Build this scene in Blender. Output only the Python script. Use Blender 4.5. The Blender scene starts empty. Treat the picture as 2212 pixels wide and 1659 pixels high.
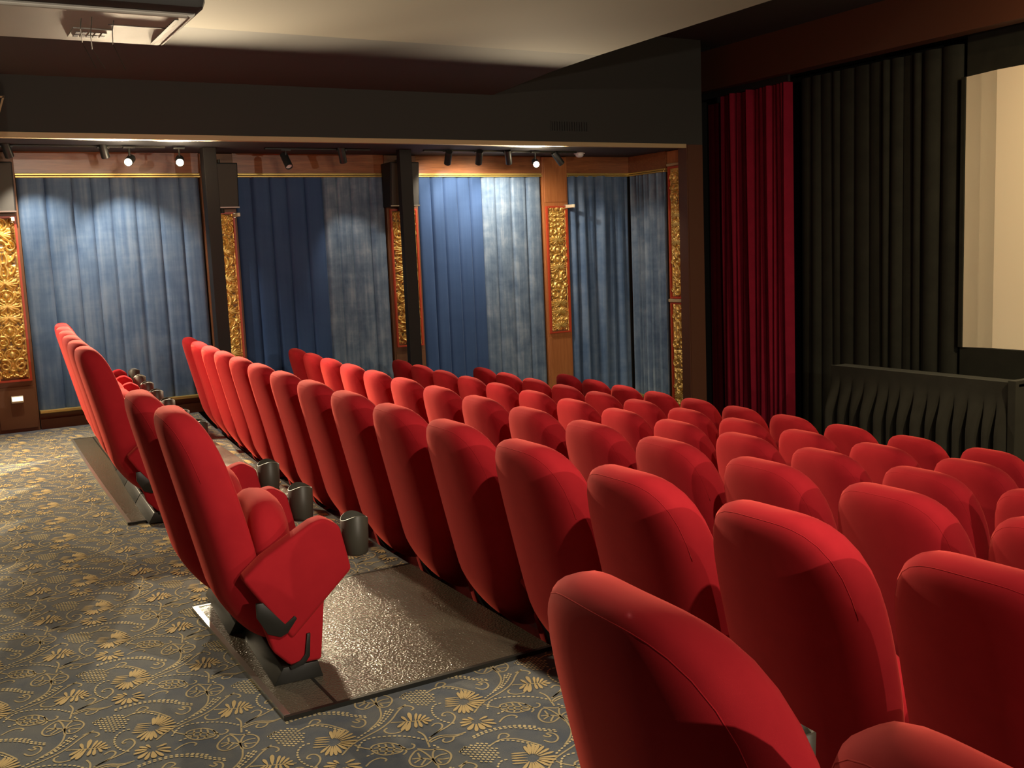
import bpy, bmesh, math, random
from mathutils import Vector, Matrix, Quaternion
random.seed(7)
C = bpy.context.scene.collection
sc = bpy.context.scene
H = 1.44            # lens height above the rear floor

# ---------------------------------------------------------------- camera
cam_d = bpy.data.cameras.new('camera'); cam = bpy.data.objects.new('camera', cam_d); C.objects.link(cam)
FPX = 2226.94
cam_d.sensor_fit = 'HORIZONTAL'; cam_d.sensor_width = 36.0; cam_d.lens = FPX / 2212 * 36.0
cam_d.clip_start = 0.05; cam_d.clip_end = 60
_fw = Vector((-0.86083, 0.49226, -0.12920)); 
az, pitch, roll = math.radians(150.225), math.radians(-7.423), math.radians(-2.405)
fw = Vector((math.cos(pitch)*math.cos(az), math.cos(pitch)*math.sin(az), math.sin(pitch)))
rt = Vector((math.sin(az), -math.cos(az), 0)); up = rt.cross(fw)
r2 = rt*math.cos(roll) + up*math.sin(roll); u2 = -rt*math.sin(roll) + up*math.cos(roll)
M = Matrix((( r2.x, u2.x, -fw.x), (r2.y, u2.y, -fw.y), (r2.z, u2.z, -fw.z))).to_4x4()
M.translation = Vector((0, 0, H)); cam.matrix_world = M
sc.camera = cam

# ---------------------------------------------------------------- world, exposure
w = bpy.data.worlds.new('world'); sc.world = w; w.use_nodes = True
bg = w.node_tree.nodes['Background']; bg.inputs[0].default_value = (0.5, 0.45, 0.4, 1); bg.inputs[1].default_value = 0.0
sc.view_settings.view_transform = 'Standard'; sc.view_settings.look = 'None'
sc.view_settings.exposure = 0.0; sc.view_settings.gamma = 1.0
try: sc.view_settings.use_curve_mapping = False
except Exception: pass

# ---------------------------------------------------------------- lamps of the room (light only; the cans are built further down)
def aim(o, target):
    d = (Vector(target) - o.location).normalized()
    o.rotation_euler = d.to_track_quat('-Z', 'Y').to_euler()
def spot(loc, target, watts, deg, blend=0.3, rad=0.03, col=(1, .80, .52)):
    l = bpy.data.lights.new('spot_lamp', 'SPOT'); l.energy = watts; l.spot_size = math.radians(deg)
    l.spot_blend = blend; l.shadow_soft_size = rad; l.color = col
    o = bpy.data.objects.new('spot_lamp', l); C.objects.link(o); o.location = loc; aim(o, target)
    return o
def area(loc, target, watts, sx, sy, col=(1, .85, .65)):
    l = bpy.data.lights.new('area_lamp', 'AREA'); l.energy = watts; l.shape = 'RECTANGLE'; l.size = sx; l.size_y = sy; l.color = col
    o = bpy.data.objects.new('area_lamp', l); C.objects.link(o); o.location = loc; aim(o, target)
    return o
LZ = 2.31
# audience spots under the left beam: (position of the lens, target)
AUD_L = [((-9.42, 1.69, LZ), (-4.6, -0.2, 0.7)), ((-9.42, 2.13, LZ), (-3.6, 0.8, .5)), ((-9.42, 5.80, LZ), (-4.0, 3.2, 0.6))]
for (p, t), e, a in zip(AUD_L, (760, 640, 440), (114, 114, 116)): spot(p, t, e, a, .4)
# bare bulbs of those three spill light sideways too
for p, t in AUD_L:
    l = bpy.data.lights.new('bulb_spill', 'POINT'); l.energy = 4; l.color = (1, .80, .52); l.shadow_soft_size = .02
    o = bpy.data.objects.new('bulb_spill', l); C.objects.link(o); o.location = (p[0]+.03, p[1], p[2]-.01)
# added unseen spot beyond the left edge, brightens the carpet by the wall
for p, t, e in (((-9.42, -.35, LZ), (-7.4, .75, 0), 1000),): spot(p, t, e, 110, 1.0)
# the same lamps mirrored on the right of the hall
AUD_R = [((3.45, 1.75, LZ), (-3.0, 1.6, 0.6)), ((3.45, 5.60, LZ), (-3.0, 3.6, 0.3))]
for (p, t), e in zip(AUD_R, (560, 400)): spot(p, t, e, 130, .5, col=(1, .86, .68))
# house spot on the rear ceiling, just above the picture
HOUSE = [((-.9, 1.62, 2.86), (-6.2, 1.0, 0.0))]
for p, t in HOUSE: spot(p, t, 260, 125, .6, .025, col=(1, .86, .66))
# curtain washers in the left alcove: can position, target on the curtain, watts, angle
WASH = [(( -9.60, 0.80, 2.36), (-10.2, 1.25, 0.90), 88, 84), ((-9.60, 1.55, 2.36), (-10.2, 1.95, 0.75), 88, 84),
        ((-9.60, 3.72, 2.33), (-10.2, 4.15, 0.80), 26, 60), ((-9.60, 4.84, 2.33), (-10.2, 5.02, 1.8), 34, 110),
        ((-9.60, 5.20, 2.33), (-10.2, 5.40, 1.7), 55, 110), ((-9.60, 5.57, 2.33), (-10.2, 6.0, 1.3), 62, 115),
        ((-9.60, 6.24, 2.33), (-9.7, 7.5, 0.9), 24, 70)]
for p, t, e, a in WASH: spot(p, t, e, a, .6, .02, (1, .88, .72))
# wash over the screen from the ceiling in front of it
spot((-2.2, 6.3, 3.3), (-3.6, 8.5, 1.0), 720, 120, .8, .05, (1, .78, .46))
# small ceiling lamp in front of the header board, out of the picture on the right
spot((-4.3, 7.3, 3.5), (-5.0, 8.2, 3.25), 45, 130, .8, .03, (1, .62, .30))

# ================================================================ helpers
def mesh_obj(name, verts, faces, mats, parent=None, smooth=False, fmat=None):
    me = bpy.data.meshes.new(name); me.from_pydata([tuple(v) for v in verts], [], faces)
    if not isinstance(mats, (list, tuple)): mats = [mats]
    for m in mats: me.materials.append(m)
    if fmat: me.polygons.foreach_set('material_index', fmat)
    if smooth: me.polygons.foreach_set('use_smooth', [True]*len(me.polygons))
    me.update()
    o = bpy.data.objects.new(name, me); C.objects.link(o)
    if parent: o.parent = parent
    return o
def bm_obj(name, bm, mat, parent=None, smooth=False, auto=None):
    bmesh.ops.recalc_face_normals(bm, faces=bm.faces[:])
    me = bpy.data.meshes.new(name); bm.to_mesh(me); bm.free()
    for m in (mat if isinstance(mat, (list, tuple)) else [mat]): me.materials.append(m)
    if smooth:
        for p in me.polygons: p.use_smooth = True
        if auto is not None:
            try: me.set_sharp_from_angle(angle=math.radians(auto))
            except Exception: pass
    o = bpy.data.objects.new(name, me); C.objects.link(o)
    if parent: o.parent = parent
    return o
def tag(o, label=None, cat=None, group=None, kind=None):
    if label: o['label'] = label
    if cat: o['category'] = cat
    if group: o['group'] = group
    if kind: o['kind'] = kind
    return o
def thing(name, label, cat, loc=(0, 0, 0), rz=0, group=None):
    o = bpy.data.objects.new(name, None); C.objects.link(o); o.location = loc; o.rotation_euler = (0, 0, rz)
    o.empty_display_size = .1
    return tag(o, label, cat, group)
def box(bm, x0, x1, y0, y1, z0, z1, bev=0.0, mi=0):
    vs = [bm.verts.new(v) for v in ((x0,y0,z0),(x1,y0,z0),(x1,y1,z0),(x0,y1,z0),(x0,y0,z1),(x1,y0,z1),(x1,y1,z1),(x0,y1,z1))]
    fs = [bm.faces.new([vs[i] for i in q]) for q in ((3,2,1,0),(4,5,6,7),(0,1,5,4),(1,2,6,5),(2,3,7,6),(3,0,4,7))]
    for f in fs: f.material_index = mi
    if bev > 0:
        es = list({e for f in fs for e in f.edges})
        bmesh.ops.bevel(bm, geom=es, offset=bev, segments=2, affect='EDGES', profile=.5)
def prism(bm, pts, x0, x1, bev=0.0, axis='x', seg=3):
    """extrude a (y,z) polygon between x0 and x1"""
    def P(a, b, c): return (c, a, b) if axis == 'x' else ((a, c, b) if axis == 'y' else (a, b, c))
    A = [bm.verts.new(P(p[0], p[1], x0)) for p in pts]; B = [bm.verts.new(P(p[0], p[1], x1)) for p in pts]
    n = len(pts); fs = [bm.faces.new(A[::-1]), bm.faces.new(B)]
    for i in range(n): fs.append(bm.faces.new((A[i], A[(i+1) % n], B[(i+1) % n], B[i])))
    if bev > 0:
        es = list({e for f in fs for e in f.edges})
        bmesh.ops.bevel(bm, geom=es, offset=bev, segments=seg, affect='EDGES', profile=.5)
def tube(bm, pts, r, n=10, cap=True):
    pts = [Vector(p) for p in pts]; rings = []
    rs = r if isinstance(r, (list, tuple)) else [r]*len(pts)
    prev = None
    for i, p in enumerate(pts):
        d = (pts[min(i+1, len(pts)-1)] - pts[max(i-1, 0)]).normalized()
        a = d.orthogonal().normalized() if prev is None else (prev - d*prev.dot(d)).normalized()
        prev = a; b = d.cross(a)
        rings.append([bm.verts.new(p + (a*math.cos(t) + b*math.sin(t))*rs[i]) for t in [2*math.pi*k/n for k in range(n)]])
    for i in range(len(rings)-1):
        for k in range(n): bm.faces.new((rings[i][k], rings[i][(k+1) % n], rings[i+1][(k+1) % n], rings[i+1][k]))
    if cap: bm.faces.new(rings[0][::-1]); bm.faces.new(rings[-1])

# ---------------------------------------------------------------- materials
def mat(name, col=(.5,.5,.5), rough=.6, metal=0, **kw):
    m = bpy.data.materials.new(name); m.use_nodes = True
    b = m.node_tree.nodes['Principled BSDF']
    b.inputs['Base Color'].default_value = (*col, 1); b.inputs['Roughness'].default_value = rough; b.inputs['Metallic'].default_value = metal
    for k, v in kw.items():
        k = k.replace('_', ' ')
        if k in b.inputs: b.inputs[k].default_value = v
    return m
def nodes(m): return m.node_tree.nodes, m.node_tree.links, m.node_tree.nodes['Principled BSDF']
def noise(m, scale, detail=4, vec=None, rough=.5, dist=0):
    n, l, b = nodes(m); t = n.new('ShaderNodeTexNoise'); t.inputs['Scale'].default_value = scale
    t.inputs['Detail'].default_value = detail; t.inputs['Roughness'].default_value = rough; t.inputs['Distortion'].default_value = dist
    if vec: l.new(vec, t.inputs['Vector'])
    return t
def objco(m, sx=1, sy=1, sz=1):
    n, l, b = nodes(m); tc = n.new('ShaderNodeTexCoord'); mp = n.new('ShaderNodeMapping'); mp.inputs['Scale'].default_value = (sx, sy, sz)
    l.new(tc.outputs['Object'], mp.inputs['Vector']); return mp.outputs['Vector']
def ramp(m, fac, stops):
    n, l, b = nodes(m); r = n.new('ShaderNodeValToRGB'); e = r.color_ramp.elements
    while len(e) < len(stops): e.new(.5)
    for x, (p, c) in zip(e, stops): x.position = p; x.color = (*c, 1)
    l.new(fac, r.inputs['Fac']); return r.outputs['Color']
def bump(m, fac, strength=.3, dist=.002):
    n, l, b = nodes(m); bp = n.new('ShaderNodeBump'); bp.inputs['Strength'].default_value = strength; bp.inputs['Distance'].default_value = dist
    l.new(fac, bp.inputs['Height']); l.new(bp.outputs['Normal'], b.inputs['Normal'])
def velvet(name, c0, c1, sheen, tint, scale=14, rough=.9, stretch=(1,1,1)):
    m = mat(name, c0, rough); n, l, b = nodes(m)
    t = noise(m, scale, 5, objco(m, *stretch), .6, .4)
    l.new(ramp(m, t.outputs['Fac'], [(.3, c0), (.7, c1)]), b.inputs['Base Color'])
    b.inputs['Sheen Weight'].default_value = sheen; b.inputs['Sheen Tint'].default_value = (*tint, 1); b.inputs['Sheen Roughness'].default_value = .35
    b.inputs['Specular IOR Level'].default_value = .15
    t2 = noise(m, 900, 2); bump(m, t2.outputs['Fac'], .15, .001)
    return m
RED = velvet('red_velvet', (.33, .010, .017), (.38, .013, .020), .5, (1, .14, .10), 9)
RED_DRAPE = velvet('crimson_drape', (.14, .004, .015), (.18, .005, .019), .3, (1, .08, .12), 6)
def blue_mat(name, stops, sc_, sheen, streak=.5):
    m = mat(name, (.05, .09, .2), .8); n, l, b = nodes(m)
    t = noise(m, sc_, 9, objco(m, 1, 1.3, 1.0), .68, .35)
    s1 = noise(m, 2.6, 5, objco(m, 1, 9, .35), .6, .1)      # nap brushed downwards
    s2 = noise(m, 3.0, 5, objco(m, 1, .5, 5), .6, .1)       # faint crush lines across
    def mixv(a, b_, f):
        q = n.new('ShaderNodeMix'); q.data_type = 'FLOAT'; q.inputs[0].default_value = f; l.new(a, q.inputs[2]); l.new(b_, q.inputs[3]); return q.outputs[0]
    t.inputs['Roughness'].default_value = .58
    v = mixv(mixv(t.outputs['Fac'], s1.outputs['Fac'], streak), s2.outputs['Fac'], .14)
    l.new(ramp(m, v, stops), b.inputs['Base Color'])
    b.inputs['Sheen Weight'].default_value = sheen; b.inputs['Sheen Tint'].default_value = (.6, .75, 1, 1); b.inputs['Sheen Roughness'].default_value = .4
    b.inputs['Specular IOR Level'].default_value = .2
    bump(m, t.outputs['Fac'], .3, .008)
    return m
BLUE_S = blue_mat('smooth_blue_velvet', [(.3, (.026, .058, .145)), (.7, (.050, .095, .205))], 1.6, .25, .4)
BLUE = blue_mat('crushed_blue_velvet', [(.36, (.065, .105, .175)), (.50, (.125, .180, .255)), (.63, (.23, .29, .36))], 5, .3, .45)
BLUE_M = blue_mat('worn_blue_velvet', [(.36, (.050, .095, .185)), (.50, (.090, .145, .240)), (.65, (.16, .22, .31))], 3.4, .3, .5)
BLACK_CLOTH = velvet('black_cloth', (.012, .012, .009), (.018, .018, .013), .15, (.5, .5, .4), 5)
SKIRT = velvet('black_skirt_cloth', (.016, .015, .011), (.021, .020, .015), .2, (.5, .5, .4), 5)
BLACK = mat('black_metal', (.010, .010, .008), .45)
BLACK_PAINT = mat('black_paint', (.006, .0055, .005), .7)
CAN = mat('black_lamp_can', (.018, .020, .020), .4)
DARK_WALL = mat('dark_wall_paint', (.024, .024, .021), .85)
CEIL = mat('beige_ceiling_paint', (.122, .106, .072), .9)
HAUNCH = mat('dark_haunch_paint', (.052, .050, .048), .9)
ALC_CEIL = mat('alcove_ceiling_paint', (.05, .05, .055), .8)
def wood_mat(name, c0, c1, rough=.38, sy=1, sz=14):
    m = mat(name, c0, rough); n, l, b = nodes(m)
    t = noise(m, 3.0, 6, objco(m, 8, sy, sz), .6, 1.2)
    l.new(ramp(m, t.outputs['Fac'], [(.3, c0), (.7, c1)]), b.inputs['Base Color'])
    return m
WOOD = wood_mat('orange_brown_wood', (.30, .10, .030), (.42, .155, .048), .35, 14, 1)
WOODH = wood_mat('orange_brown_wood_band', (.17, .055, .020), (.30, .11, .040), .3, 1, 14)
WOOD_LOW = mat('brown_panel_paint', (.15, .060, .022), .5)
JAMB = mat('dark_brown_wood', (.075, .026, .012), .5)
REDTRIM = mat('red_lacquer_trim', (.42, .045, .016), .4)
GOLDRAIL = mat('gold_rail_paint', (.62, .45, .14), .32, .6)
BEIGE = mat('beige_beam_trim', (.40, .29, .15), .6)
def gold_mat():
    m = mat('carved_gilding', (.6, .34, .07), .38, .6); n, l, b = nodes(m)
    t = noise(m, 25, 3, objco(m)); l.new(ramp(m, t.outputs['Fac'], [(.3, (.62, .36, .07)), (.7, (.86, .60, .20))]), b.inputs['Base Color'])
    return m
GOLD = gold_mat()
CAVITY = mat('dark_recess_paint', (.16, .085, .03), .6)
GRILLE = mat('grey_speaker_cloth', (.062, .058, .050), .9)
CREAM = mat('cream_plastic', (.72, .62, .42), .4)
WHITE = mat('white_plastic', (.75, .74, .70), .4)
CUP = mat('olive_grey_plastic', (.044, .040, .030), .5)
PROJ_W = mat('pale_grey_projector_shell', (.36, .345, .31), .6)
n_, l_, b_ = nodes(PROJ_W); bump(PROJ_W, noise(PROJ_W, 260, 2).outputs['Fac'], .25, .002)
SCREEN = mat('matte_screen', (.88, .78, .58), .95)
def plate_mat():
    m = mat('hammered_dark_plate', (.095, .082, .060), .22, .0); n, l, b = nodes(m)
    t = noise(m, 125, 2.0, objco(m)); bump(m, t.outputs['Fac'], 1.0, .0045)
    b.inputs['Specular IOR Level'].default_value = .8
    return m
PLATE = plate_mat()
STEEL = mat('bright_steel', (.6, .58, .52), .3, .9)
def emis(name, col, s):
    m = mat(name, (0, 0, 0), .5); b = m.node_tree.nodes['Principled BSDF']
    b.inputs['Emission Color'].default_value = (*col, 1); b.inputs['Emission Strength'].default_value = s; return m
GLOW = emis('lamp_glow', (1, .80, .50), 60)
GLOW_SOFT = emis('step_light_glow', (1, .84, .6), 2.2)
def carpet_mat():
    m = mat('slate_carpet', (.06, .065, .07), .95); n, l, b = nodes(m)
    t = noise(m, 7, 6, objco(m), .65); l.new(ramp(m, t.outputs['Fac'], [(.32, (.075, .098, .135)), (.68, (.140, .150, .150))]), b.inputs['Base Color'])
    bump(m, noise(m, 500, 2, objco(m)).outputs['Fac'], .6, .003); b.inputs['Specular IOR Level'].default_value = .1
    b.inputs['Sheen Weight'].default_value = .24; b.inputs['Sheen Tint'].default_value = (1, .88, .66, 1); b.inputs['Sheen Roughness'].default_value = .32
    return m
CARPET = carpet_mat()
def thread(name, c):
    m = mat(name, c, .95); n, l, b = nodes(m)
    bump(m, noise(m, 500, 2, objco(m)).outputs['Fac'], .5, .002); b.inputs['Specular IOR Level'].default_value = .1
    b.inputs['Sheen Weight'].default_value = .2; b.inputs['Sheen Tint'].default_value = (1, .88, .66, 1); b.inputs['Sheen Roughness'].default_value = .32
    return m
PETAL = thread('gold_carpet_motif', (.53, .40, .19)); VINE = thread('tan_carpet_vine', (.44, .36, .20)); DOT = thread('cream_carpet_stitch', (.60, .50, .28))

# ================================================================ room shell
X0, X1 = -10.2, 4.2        # side walls
XB = -9.0                  # line of the beam in front of the left alcove
YB, YF = -2.6, 8.95        # back and front walls
YE = 5.07                  # edge where the low rear ceiling stops
ROW_Y = [0.956, 1.977, 2.900, 3.971, 4.778, 5.777]
ROW_Z = [0.000, -0.193, -0.360, -0.573, -0.704, -0.870]
ROW_X = [-9.030, -9.234, -9.081, -9.228, -9.011, -9.026]
CURV = 0.0080
def bend(x): return CURV*(x + 3)**2

# carpet motifs traced in one repeat of the weave (0..1 = one repeat)
SOLID=[[(0.916,2.107),(0.981,2.015),(1.086,1.927),(1.163,1.808),(1.198,1.693),(1.242,1.569),(1.346,1.458)],
[(0.849,1.928),(0.977,1.895),(1.062,1.824),(1.123,1.74)],
[(1.354,2.009),(1.427,2.027),(1.526,2.003),(1.606,1.983)],
[(1.344,2.118),(1.315,2.163),(1.35,2.195),(1.4,2.18),(1.44,2.125),(1.48,2.046)],
[(0.932,1.686),(0.973,1.705),(0.963,1.734),(0.932,1.72),(0.91,1.72),(0.945,1.767),(1.015,1.761),(1.054,1.716),(1.042,1.678),(0.988,1.656)],
[(1.261,2.273),(1.249,2.243),(1.207,2.273),(1.221,2.32),(1.304,2.33),(1.373,2.282),(1.419,2.205),(1.443,2.115),(1.49,2.033)],
[(1.565,2.279),(1.567,2.203),(1.499,2.123),(1.504,2.052),(1.535,2.003)],
[(1.574,2.252),(1.579,2.179),(1.52,2.113),(1.545,2.016)],
[(1.579,2.179),(1.617,2.152),(1.617,2.1),(1.58,2.089),(1.556,2.117)],
[(1.581,1.535),(1.536,1.592),(1.531,1.658),(1.579,1.687),(1.597,1.663)],
[(1.506,1.824),(1.553,1.861),(1.543,1.899),(1.508,1.915),(1.486,1.899)],
[(1.588,1.797),(1.569,1.833),(1.511,1.842),(1.449,1.823)],
[(1.286,1.919),(1.283,1.861),(1.242,1.819),(1.19,1.821),(1.177,1.854)],
[(0.947,2.03),(0.928,2.092),(0.977,2.134),(1.022,2.129),(1.028,2.102)],
[(1.116,1.905),(1.16,1.982),(1.196,2.045),(1.262,2.175)],
[(1.4,1.655),(1.331,1.6),(1.266,1.577)],
[(0.837,2.309),(0.792,2.425),(0.847,2.514),(0.969,2.578),(1.041,2.609)],
[(0.784,2.414),(0.729,2.455),(0.747,2.495),(0.79,2.503),(0.801,2.469)],
[(1.373,1.772),(1.35,1.716),(1.351,1.666),(1.393,1.645),(1.452,1.65),(1.512,1.682),(1.537,1.728),(1.544,1.775)],
[(1.373,1.772),(1.43,1.823),(1.511,1.83),(1.548,1.805),(1.544,1.775)],
[(1.365,1.71),(1.432,1.699),(1.461,1.663)],
[(1.379,1.754),(1.453,1.739),(1.514,1.697)],
[(1.407,1.792),(1.478,1.786),(1.535,1.738)],
[(1.39,1.667),(1.413,1.723),(1.457,1.77),(1.52,1.817)],
[(1.419,1.655),(1.463,1.702),(1.504,1.759),(1.537,1.802)],
[(1.769,1.932),(1.658,1.929),(1.573,1.906),(1.638,1.828),(1.698,1.789),(1.769,1.789),(1.816,1.841),(1.769,1.932)],
[(1.573,1.906),(1.643,1.97),(1.65,2.004),(1.691,2.048),(1.759,2.065),(1.816,2.045),(1.877,1.982),(1.847,1.931),(1.769,1.932)],
[(1.65,2.004),(1.686,1.966),(1.769,1.932)],
[(1.769,1.932),(1.706,1.883),(1.678,1.822)],
[(1.706,1.883),(1.734,1.813)],
[(1.733,1.895),(1.787,1.838)],
[(1.69,1.874),(1.626,1.886)],
[(1.769,1.932),(1.736,1.984),(1.752,2.043)],
[(1.778,1.956),(1.805,1.993),(1.814,2.029)],
[(1.795,1.956),(1.841,1.958)],
[(1.769,1.932),(1.849,1.922)]]
DOTS=[[(1.068,2.354),(1.047,2.28),(1.13,2.214),(1.248,2.199),(1.357,2.227),(1.421,2.285)],
[(1.378,1.55),(1.312,1.587),(1.247,1.641),(1.245,1.717),(1.303,1.835),(1.387,1.934),(1.481,1.994)],
[(1.469,1.563),(1.454,1.641)],
[(1.659,2.261),(1.634,2.371),(1.639,2.458),(1.663,2.553),(1.758,2.664),(1.829,2.713),(1.93,2.808)],
[(1.681,2.258),(1.656,2.368),(1.661,2.455),(1.683,2.542),(1.777,2.652),(1.847,2.702),(1.941,2.791)],
[(1.67,2.568),(1.72,2.649),(1.808,2.726)],
[(0.907,1.962),(1.022,1.883),(1.105,1.807),(1.144,1.715),(1.193,1.621)],
[(0.924,2.013),(1.009,1.937),(1.068,1.873),(1.125,1.798)],
[(0.905,2.003),(0.982,1.931)],
[(0.807,2.099),(0.761,2.146),(0.743,2.201)],
[(0.805,2.361),(0.828,2.456),(0.943,2.543),(1.047,2.587)],
[(1.571,2.012),(1.636,2.024),(1.668,2.042)]]
PETALS=[(1.097,2.479,0.985,2.505,0.016),(1.094,2.49,0.977,2.541,0.016),(1.1,2.499,0.994,2.57,0.016),(1.108,2.505,1.022,2.592,0.016),(1.118,2.51,1.058,2.61,0.016),(1.132,2.514,1.106,2.62,0.016),(1.148,2.515,1.158,2.624,0.016),(1.167,2.513,1.222,2.617,0.016),(1.177,2.504,1.254,2.585,0.016),(1.184,2.493,1.276,2.549,0.016),(1.188,2.481,1.29,2.509,0.016),(1.196,2.466,1.316,2.461,0.016),(1.198,2.456,1.322,2.426,0.016),(1.194,2.446,1.31,2.395,0.016),(1.186,2.438,1.283,2.368,0.016),(1.171,2.433,1.233,2.351,0.016),(1.063,2.478,1.018,2.387,0.011),(1.09,2.464,1.045,2.374,0.011),(1.122,2.449,1.07,2.362,0.011),(1.153,2.433,1.098,2.348,0.011),(1.179,2.42,1.131,2.332,0.011),(1.19,2.033,1.064,2.068,0.02),(1.177,2.008,1.085,2.004,0.016),(1.171,1.995,1.216,1.919,0.018),(1.178,2.009,1.279,1.922,0.018),(1.187,2.027,1.3,1.951,0.022),(1.203,2.058,1.294,2.023,0.016),(1.213,2.078,1.31,2.059,0.016),(1.223,2.098,1.296,2.11,0.014),(1.23,2.111,1.275,2.15,0.012),(1.203,2.058,1.105,2.108,0.014),(1.211,2.074,1.133,2.131,0.014),(1.219,2.09,1.169,2.151,0.014),(1.226,2.104,1.218,2.159,0.014),(1.455,2.378,1.423,2.306,0.018),(1.47,2.373,1.472,2.29,0.018),(1.494,2.378,1.552,2.307,0.024),(1.509,2.389,1.6,2.344,0.018),(1.511,2.406,1.608,2.398,0.026),(1.513,2.422,1.615,2.453,0.018),(1.504,2.438,1.586,2.505,0.016),(1.487,2.442,1.529,2.518,0.016),(1.464,2.437,1.452,2.505,0.016),(1.444,2.403,1.386,2.388,0.014),(1.444,2.389,1.387,2.342,0.016)]
BERRY=[(0.801,2.106),(0.732,2.187),(0.739,2.259),(0.798,2.327),(0.911,2.345),(1.002,2.311),(1.04,2.242),(1.018,2.188),(0.952,2.154),(0.87,2.136)]

def floor_build():
    V, Fc, FM = [], [], []
    # stepped carpet: treads follow the gentle curve of the rows
    xs = [X0 + (X1 - X0)*i/36 for i in range(37)]
    edges = [YB] + [y - .11 for y in ROW_Y[1:]] + [YF]
    for r in range(6):
        z = ROW_Z[r]
        for i in range(36):
            a, b = xs[i], xs[i+1]
            def ey(k, x): return edges[k] + (bend(x) if 0 < k < 6 else 0)
            n = len(V); V += [(a, ey(r, a), z), (b, ey(r, b), z), (b, ey(r+1, b), z), (a, ey(r+1, a), z)]
            Fc.append((n, n+1, n+2, n+3)); FM.append(0)
            if r < 5:
                n = len(V); V += [(a, ey(r+1, a), z), (b, ey(r+1, b), z), (b, ey(r+1, b), ROW_Z[r+1]), (a, ey(r+1, a), ROW_Z[r+1])]
                Fc.append((n, n+1, n+2, n+3)); FM.append(0)
    A = (.4435, -.008); B = (-.022, .448); O = (-3.3, .3)
    def W(s, t, i, j): return (O[0] + A[0]*(s+i) + B[0]*(t+j), O[1] + A[1]*(s+i) + B[1]*(t+j))
    tv, tf, tm = [], [], []        # one repeat, in metres
    def sm(pl, it=2):
        for _ in range(it):
            q = [pl[0]]
            for p, r in zip(pl, pl[1:]): q += [(.75*p[0]+.25*r[0], .75*p[1]+.25*r[1]), (.25*p[0]+.75*r[0], .25*p[1]+.75*r[1])]
            q.append(pl[-1]); pl = q
        return pl
    def loc(p): return (A[0]*p[0] + B[0]*p[1], A[1]*p[0] + B[1]*p[1])
    def ribbon(pl, w, m, z):
        pl = [loc(p) for p in sm(pl)]; n0 = len(tv)
        for i, p in enumerate(pl):
            a = pl[max(i-1, 0)]; b = pl[min(i+1, len(pl)-1)]; dx, dy = b[0]-a[0], b[1]-a[1]; L = math.hypot(dx, dy) or 1
            nx, ny = -dy/L*w/2, dx/L*w/2; tv.extend([(p[0]+nx, p[1]+ny, z), (p[0]-nx, p[1]-ny, z)])
        for i in range(len(pl)-1):
            a = n0+2*i; tf.append((a+1, a+3, a+2, a)); tm.append(m)
    def dash(c, ang, L, w, m, z):
        ca, sa = math.cos(ang), math.sin(ang); n0 = len(tv)
        for t in range(6):
            th = t*math.pi/3; x, y = math.cos(th)*L/2, math.sin(th)*w/2
            tv.append((c[0]+x*ca-y*sa, c[1]+x*sa+y*ca, z))
        tf.append(tuple(range(n0, n0+6))); tm.append(m)
    for l in SOLID: ribbon(l, .0060, 2, .0010)
    for l in DOTS:
        pl = [loc(p) for p in sm(l)]; acc = 0
        for a, b in zip(pl, pl[1:]):
            L = math.hypot(b[0]-a[0], b[1]-a[1]); ang = math.atan2(b[1]-a[1], b[0]-a[0]); s = -acc
            while s + .0155 <= L:
                s += .0155; dash((a[0]+(b[0]-a[0])*s/L, a[1]+(b[1]-a[1])*s/L), ang, .012, .008, 3, .0016)
            acc = L - s
    for sx, sy, ex, ey, wd in PETALS:
        a, b = loc((sx, sy)), loc((ex, ey)); dx, dy = b[0]-a[0], b[1]-a[1]; L = math.hypot(dx, dy) or 1; ux, uy = dx/L, dy/L
        n0 = len(tv)
        for f, g in ((0, .12), (.3, .34), (.6, .5), (.85, .5), (1.0, .28), (1.06, 0), (1.0, -.28), (.85, -.5), (.6, -.5), (.3, -.34), (0, -.12)):
            tv.append((a[0]+ux*L*f-uy*wd*g*.66, a[1]+uy*L*f+ux*wd*g*.66, .0022))
        tf.append(tuple(range(n0+10, n0-1, -1))); tm.append(1)
    bl = [loc(p) for p in BERRY]
    def inside(p):
        c = False
        for a, b in zip(bl, bl[1:]+bl[:1]):
            if (a[1] > p[1]) != (b[1] > p[1]) and p[0] < (b[0]-a[0])*(p[1]-a[1])/(b[1]-a[1])+a[0]: c = not c
        return c
    bx0, bx1 = min(p[0] for p in bl), max(p[0] for p in bl); by0, by1 = min(p[1] for p in bl), max(p[1] for p in bl)
    y = by0; k = 0
    while y < by1:
        x = bx0 + (k % 2)*.0085
        while x < bx1:
            if inside((x, y)): dash((x, y), .45, .012, .0075, 3, .0016)
            x += .017
        y += .0105; k += 1
    def region(x, y):          # rear tread only, and clear of the dark platforms
        return y < ROW_Y[0] + .19 + bend(x) - .02
    for i in range(-20, 20):
        for j in range(-10, 8):
            ox, oy = O[0] + A[0]*i + B[0]*j, O[1] + A[1]*i + B[1]*j
            cx, cy = ox + .45, oy + .85
            if cx < X0 + .1 or cx > 1.2 or cy > 2.6 or cy < -1.2 - .0*cx: continue
            if cx > -2.2 and cy < -.9: continue
            n0 = len(V); V.extend([(ox+p[0], oy+p[1], p[2]) for p in tv])
            ok = [(X0+.02 < ox+p[0]) and (oy+p[1] < edges[1] + bend(ox+p[0]) - .01) for p in tv]
            for f, m in zip(tf, tm):
                if all(ok[q] for q in f): Fc.append(tuple(q+n0 for q in f)); FM.append(m)
    o = mesh_obj('floor', V, Fc, [CARPET, PETAL, VINE, DOT], fmat=FM)
    tag(o, kind='structure')
floor_build()

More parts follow.
